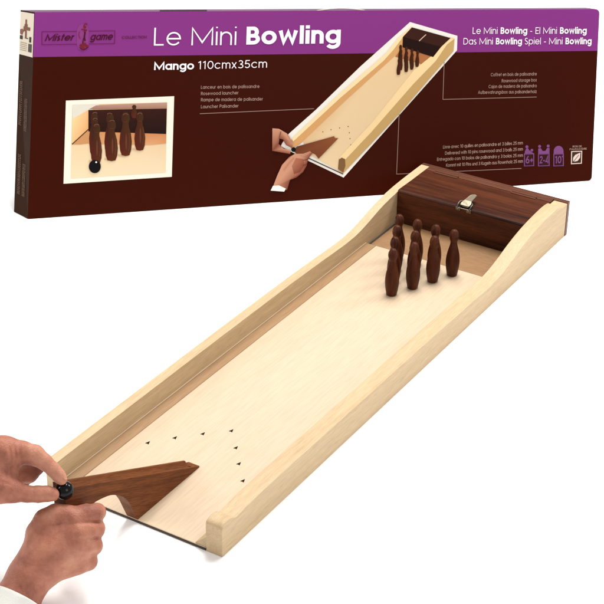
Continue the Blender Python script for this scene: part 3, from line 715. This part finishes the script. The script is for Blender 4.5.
def nets(Fd, lo, h):
    s = Fd < 0; nx, ny, nz = Fd.shape
    cs = np.zeros((nx - 1, ny - 1, nz - 1), int); acc = np.zeros((nx - 1, ny - 1, nz - 1, 3)); cnt = np.zeros((nx - 1, ny - 1, nz - 1))
    idx = np.stack(np.meshgrid(np.arange(nx), np.arange(ny), np.arange(nz), indexing='ij'), -1).astype(float)
    for ax in range(3):
        sl0 = [slice(None)] * 3; sl1 = [slice(None)] * 3; sl0[ax] = slice(0, -1); sl1[ax] = slice(1, None)
        f0 = Fd[tuple(sl0)]; f1 = Fd[tuple(sl1)]; ch = (f0 < 0) != (f1 < 0)
        t = np.where(ch, f0 / np.where(f0 == f1, 1, f0 - f1), 0); P = idx[tuple(sl0)].copy(); P[..., ax] += t
        o = [i for i in range(3) if i != ax]
        for da in (0, 1):
            for db in (0, 1):
                s_ = [slice(None)] * 3
                s_[o[0]] = slice(da, da + Fd.shape[o[0]] - 1); s_[o[1]] = slice(db, db + Fd.shape[o[1]] - 1)
                c = ch[tuple(s_)]; acc += np.where(c[..., None], P[tuple(s_)], 0); cnt += c
    act = cnt > 0; ids = -np.ones(act.shape, int); ids[act] = np.arange(act.sum())
    V = acc[act] / cnt[act][:, None] * h + np.array(lo)
    Q = []
    for ax in range(3):
        sl0 = [slice(None)] * 3; sl1 = [slice(None)] * 3; sl0[ax] = slice(0, -1); sl1[ax] = slice(1, None)
        f0 = s[tuple(sl0)]; f1 = s[tuple(sl1)]; ch = f0 != f1; o = [i for i in range(3) if i != ax]
        ii = np.argwhere(ch); ii = ii[(ii[:, o[0]] > 0) & (ii[:, o[1]] > 0) & (ii[:, o[0]] < Fd.shape[o[0]] - 1) & (ii[:, o[1]] < Fd.shape[o[1]] - 1)]
        def g(da, db):
            j = ii.copy(); j[:, o[0]] += da; j[:, o[1]] += db; return ids[j[:, 0], j[:, 1], j[:, 2]]
        q = np.stack([g(-1, -1), g(0, -1), g(0, 0), g(-1, 0)], 1); fl = f0[ii[:, 0], ii[:, 1], ii[:, 2]]
        if ax == 1: fl = ~fl
        q[~fl] = q[~fl][:, ::-1]; Q.append(q)
    return V, np.concatenate(Q)
def grid(lo, hi, h):
    ax = [np.arange(lo[i], hi[i] + h, h) for i in range(3)]
    return np.stack(np.meshgrid(*ax, indexing='ij'), -1)
def to_world(V, D0):
    dep = D0 * (1 - V[:, 2] / F)
    d = np.stack([(V[:, 0] - 302) / F, (V[:, 1] - 302) / F, np.ones(len(V))], 1) @ RM
    return CAM + d * dep[:, None]
def flesh(name, fn, lo, hi, h, D0, mat, parent, noise=0.):
    G = grid(lo, hi, h); V, Q = nets(fn(G), lo, h); Pw = to_world(V, D0)
    me = bpy.data.meshes.new(name); me.from_pydata(Pw.tolist(), [], Q.tolist())
    bm = bmesh.new(); bm.from_mesh(me)
    for _ in range(3): bmesh.ops.smooth_vert(bm, verts=bm.verts, factor=.5, use_axis_x=True, use_axis_y=True, use_axis_z=True)
    bmesh.ops.recalc_face_normals(bm, faces=bm.faces); bm.to_mesh(me); bm.free()
    return link(name, me, parent, mat, True)

DH = 2.094     # distance of the held end of the launcher
person = empty('person', tuple(at_depth(20, 540, DH)))
tag(person, 'person reaching in from the left, pinching a black ball and gripping the launcher, white cuff', 'person')

def crease(f, G, a, b, w, d):
    """a shallow groove along a-b"""
    a = np.array(a[:2], float); b = np.array(b[:2], float); ab = b - a; g = G[..., :2]; t = np.clip(((g - a) @ ab) / (ab @ ab), 0, 1)
    q = g - (a + t[..., None] * ab); dd = np.sqrt((q ** 2).sum(-1)); tap = np.sin(np.pi * np.clip(t, .06, .94)) ** .6
    return f + 1.35 * d * tap * np.exp(-(dd / w) ** 2) * np.clip((G[..., 2] + 6) / 5, 0, 1)
def hand_pinch(G):
    palm = chain(G, [(-120, 482, -12, 25), (-66, 474, -6, 25), (-30, 466, -2, 29), (2, 456, 2, 21)], 8)
    palm = smin(palm, chain(G, [(-40, 480, 2, 22), (-12, 484, 8, 20), (10, 491, 11, 11.5)], 8), 10)
    palm = smin(palm, chain(G, [(-50, 472, -14, 24), (-8, 464, -16, 20), (8, 462, -16, 15)], 6), 7)
    palm = smin(palm, chain(G, [(-50, 476, -22, 22), (-8, 470, -32, 17), (4, 468, -32, 13)], 6), 7)
    palm = smin(palm, chain(G, [(-50, 480, -26, 18), (-10, 478, -44, 14), (0, 474, -46, 11)], 6), 7)
    index = chain(G, [(6, 454.5, 4, 16), (22, 452.5, 5, 11.8), (35, 455.5, 6, 10.4), (44, 461.5, 7, 8.3), (53, 469.5, 7, 7.4), (58.5, 475.5, 7, 6.9), (61.5, 479.3, 7, 6.0)], 2.5)
    thumb = chain(G, [(4, 489, 12, 14), (16, 491.5, 12, 10.2), (27, 494, 11, 8.5), (38, 494.2, 10, 8.4), (47, 493.8, 9.5, 7.9), (52.5, 494.4, 9, 7.1)], 2.5)
    mid = chain(G, [(8, 462, -16, 13), (34, 459, -26, 9.6), (36, 466, -29, 8.8), (29, 474.5, -28, 8.4), (17, 477, -22, 7.2)], 3)
    ring = chain(G, [(4, 466, -30, 12), (30, 464, -38, 9.4), (31, 472, -40, 8.6), (23, 479, -42, 7.8), (12, 479, -38, 7)], 3)
    pink = chain(G, [(0, 472, -44, 10), (22, 470, -54, 8.2), (22, 478, -54, 7.4), (14, 482, -50, 6.6)], 3)
    f = smin(palm, index, 5); f = smin(f, thumb, 6); f = smin(f, mid, 3); f = smin(f, ring, 2.5); f = smin(f, pink, 2.5)
    f = smin(f, chain(G, [(10, 466, 2, 7), (11, 478, 6, 7)], 3), 7)               # web of the thumb
    for a, b, w_, d_ in [((32, 443), (35, 463), 1.0, .55), ((35.5, 444), (38, 463), 1.1, .75), ((39.5, 447), (40.5, 464), .9, .45), ((52, 460), (46, 473), 1.0, .6), ((30, 486), (31, 502), .9, .5), ((33.5, 486), (34.5, 502), 1.0, .7),
                         ((9, 443), (13, 476), 1.3, 1.1), ((14, 445), (17.5, 470), 1.3, 1.3), ((19.5, 446), (21, 463), 1.1, .9), ((4, 450), (8, 484), 1.2, .7), ((24.5, 445), (25.5, 460), 1.0, .5), ((-6, 480), (14, 486), 1.2, .6)]:
        f = crease(f, G, a, b, w_, d_)
    # knuckle bumps and tendons
    f = f - .8 * np.exp(-(((G - np.array([36, 447, 8])) ** 2).sum(-1)) / 30) - .9 * np.exp(-(((G - np.array([12, 441, 8])) ** 2).sum(-1)) / 60)
    return f
h1 = flesh('hand', hand_pinch, (-84, 425, -76), (74, 520, 42), 1.15, DH, M['skin'], person)
h1['label'] = 'hand pinching the black ball between thumb and forefinger'

def hand_grip(G):
    arm = chain(G, [(-8, 650, 10, 27), (13, 608, 3, 24), (30, 576, -1, 21.3), (44, 556, 0, 22)], 8)
    f = arm
    for w, m, r1, r2 in [((38, 560, 0), (72, 523, 0), 19, 14.5), ((42, 564, 0), (77, 535, 2), 19, 14.5), ((44, 568, -2), (76, 548, 0), 18, 14), ((44, 570, -6), (67, 560, -5), 16, 13.5)]:
        f = smin(f, cone(G, w, m, r1, r2), 7)
    f = smin(f, ell(G, (60, 540, -6), (26, 24, 15)), 6)
    idx = chain(G, [(72, 522, 0, 13), (84, 515.5, -2, 10.8), (94.2, 513.6, -6, 9.5), (97, 512, -20, 8.8), (86, 512, -34, 8), (74, 514, -38, 7.2)], 2.5)
    md = chain(G, [(77, 534, 2, 13), (88, 530.5, -1, 11), (94.8, 529.5, -6, 9.7), (96, 528, -22, 9), (84, 526, -36, 8.2), (72, 526, -38, 7.4)], 2.5)
    rg = chain(G, [(76, 547, 0, 12.5), (86, 545.5, -3, 10.8), (92.6, 545.4, -8, 9.9), (92, 544, -24, 8.8), (80, 542, -36, 8), (70, 540, -38, 7.4)], 2.5)
    pk = chain(G, [(67, 560, -4, 12.5), (79, 562, -7, 11.4), (87.4, 560.8, -12, 9.9), (84, 559, -26, 8), (74, 556, -36, 7.2)], 2.5)
    fing = smin(smin(idx, md, 3.2), smin(rg, pk, 3.2), 3.2)
    f = smin(f, fing, 5.5)
    th = chain(G, [(38, 556, -2, 16), (40, 534, -2, 14), (46, 521, 0, 12.2), (56, 514.6, 2, 10.6), (66, 515, 0, 9.4), (73, 517.5, -3, 8.4)], 4)
    f = smin(f, th, 6)
    f = smin(f, ell(G, (66, 561.5, -9), (21, 16.5, 13), -.35), 5)
    # valleys between knuckles, wrist folds, tendons
    for a, b, w_, d_ in [((82, 522.5), (110, 521), 1.3, 1.3), ((82, 538.5), (110, 537), 1.3, 1.2), ((78, 554.5), (106, 553), 1.3, 1.2), ((58, 523.5), (90, 523), 1.6, .7), ((44, 525), (64, 523.5), 1.3, .9),
                         ((18, 556), (46, 566), 1.2, .45), ((20, 551), (48, 561), 1.0, .35), ((86, 507), (88, 520), 1.0, .4), ((90, 506), (91.5, 520), 1.0, .45), ((88, 524), (89, 536), 1.0, .4), ((84, 541), (85, 551), 1.0, .4), ((50, 508), (51, 522), 1.0, .4)]:
        f = crease(f, G, a, b, w_, d_)
    for a, b in [((48, 556, 19), (70, 528, 13)), ((52, 558, 19), (74, 540, 14)), ((52, 564, 17), (72, 552, 12))]:
        f = f - .7 * np.exp(-(cone(G, a, b, 0, 0) / 3) ** 2)
    for c in [(73, 518, 12), (78, 532, 15), (77, 547, 12), (68, 560, 8)]:
        f = f - 1.3 * np.exp(-(((G - np.array(c)) ** 2).sum(-1)) / 45)
    return f
h2 = flesh('hand', hand_grip, (-45, 494, -56), (112, 664, 44), 1.15, DH, M['skin'], person)
h2['label'] = 'hand closed in a grip round the underside of the launcher'
# nails
def nail(c, ax, up, ln, wd, hand):
    """small curved plate; everything in print units around the finger tip"""
    c = np.array(c, float); ax = np.array(ax, float); ax /= np.linalg.norm(ax); up = np.array(up, float); up -= ax * (up @ ax); up /= np.linalg.norm(up); sd = np.cross(ax, up)
    V = []; Fq = []; n = 8
    for i in range(n + 1):
        for j in range(n + 1):
            u = i / n * 2 - 1; v = j / n * 2 - 1; ww = wd * math.sqrt(max(0, 1 - max(0, u) ** 2 * .7)) * (1 - .12 * (u < 0) * abs(u))
            V.append(c + ax * ln * u + sd * ww * v + up * (1.3 * (1 - v * v) - .5 * u * u - 1.0))
    for i in range(n):
        for j in range(n): Fq.append((i * (n + 1) + j, (i + 1) * (n + 1) + j, (i + 1) * (n + 1) + j + 1, i * (n + 1) + j + 1))
    me = bpy.data.meshes.new('fingernail'); me.from_pydata(to_world(np.array(V), DH).tolist(), [], Fq)
    o = link('fingernail', me, hand, M['nail'], True); s = o.modifiers.new('s', 'SOLIDIFY'); s.thickness = .0005; return o
nail((64.6, 475.6, 9.5), (.62, .76, 0), (.72, -.62, .35), 4.4, 4.2, h1)

# cuffs and sleeves (they run on outside the picture)
def cuff(P, hand):
    """P: rings (centre, radius) along the arm, first ring at the hand end; a hemmed tube of cloth with thickness"""
    P = [(np.array(c, float), r) for c, r in P]; n = 56; V = []; Fq = []
    ax = P[0][0] - P[-1][0]; ax /= np.linalg.norm(ax); u = np.cross(ax, [0, 0, 1.]); u /= np.linalg.norm(u); w_ = np.cross(ax, u)
    inner = [(P[-1][0], P[-1][1] - 2), (P[0][0] - ax * 6, P[0][1] - 2.6), (P[0][0] - ax * .6, P[0][1] - 1.8)]
    seq = inner + [(P[0][0] + ax * .5, P[0][1] - .9)] + P
    for i, (c, r) in enumerate(seq):
        for k in range(n):
            a = 2 * math.pi * k / n
            rr = r + (.55 * math.sin(3 * a + i * .7) + .35 * math.sin(7 * a - i)) * (1 if 3 < i else .4)
            V.append(c + (u * math.cos(a) + w_ * math.sin(a)) * rr)
    m = len(seq)
    for i in range(m - 1):
        for k in range(n): Fq.append((i * n + k, i * n + (k + 1) % n, (i + 1) * n + (k + 1) % n, (i + 1) * n + k))
    me = bpy.data.meshes.new('shirt_cuff'); me.from_pydata(to_world(np.array(V), DH).tolist(), [], Fq)
    bm = bmesh.new(); bm.from_mesh(me); bmesh.ops.recalc_face_normals(bm, faces=bm.faces); bm.to_mesh(me); bm.free()
    o = link('shirt_cuff', me, hand, M['cloth'], True); sm_ = o.modifiers.new('s', 'SUBSURF'); sm_.levels = sm_.render_levels = 1; return o
cuff([((18.6, 597.2, 3.6), 25.6), ((17.4, 599.5, 4), 26.3), ((16.2, 602, 4.4), 25.6), ((10, 614, 6), 26.6), ((0, 634, 9), 28.6), ((-8, 650, 12), 30), ((-20, 674, 16), 33)], person)
cuff([((-66, 474.5, -5), 28.5), ((-68.5, 474.8, -5.3), 29.2), ((-71, 475, -5.6), 28.6), ((-90, 478, -8), 30), ((-120, 482, -12), 33), ((-150, 486, -16), 36)], person)

# ------------------------------------------------------------------ light: white studio with soft boxes and added fill lamps
w = bpy.data.worlds.new('World'); S.world = w; w.use_nodes = True
w.node_tree.nodes['Background'].inputs['Color'].default_value = (1, 1, 1, 1)
w.node_tree.nodes['Background'].inputs['Strength'].default_value = .36
def area(name, loc, target, size, power, col=(1, 1, 1), sy=None):
    l = bpy.data.lights.new(name, 'AREA'); l.size = size; l.energy = power; l.color = col
    if sy: l.shape = 'RECTANGLE'; l.size_y = sy
    o = bpy.data.objects.new(name, l); COL.objects.link(o); o.location = loc
    d = Vector(target) - Vector(loc); o.rotation_euler = d.to_track_quat('-Z', 'Y').to_euler(); return o
area('overhead_softbox', (-.2, 1.5, 3.0), (.15, .5, 0), 1.4, 74, (1, .985, .95))
area('key_softbox', (1.15, 2.35, 2.0), (.1, .4, 0), .75, 20, (1, .97, .92))
area('front_fill', (-.95, -.75, .95), (-.45, .7, .2), .45, 5.5, (1, .97, .93))  # added fill lamp, makes the left end of the product box brighter

area('right_fill', (2.3, -.7, 1.5), (.1, .5, .05), 1.2, 9, (1, .97, .93))  # added fill lamp, lifts right-facing surfaces such as the left wall's inner face
S.render.engine = 'CYCLES'
S.cycles.max_bounces = 8
S.view_settings.view_transform = 'Standard'; S.view_settings.look = 'None'; S.view_settings.gamma = 1
S.view_settings.exposure = 0.70
S.render.resolution_x = 1024; S.render.resolution_y = 1024
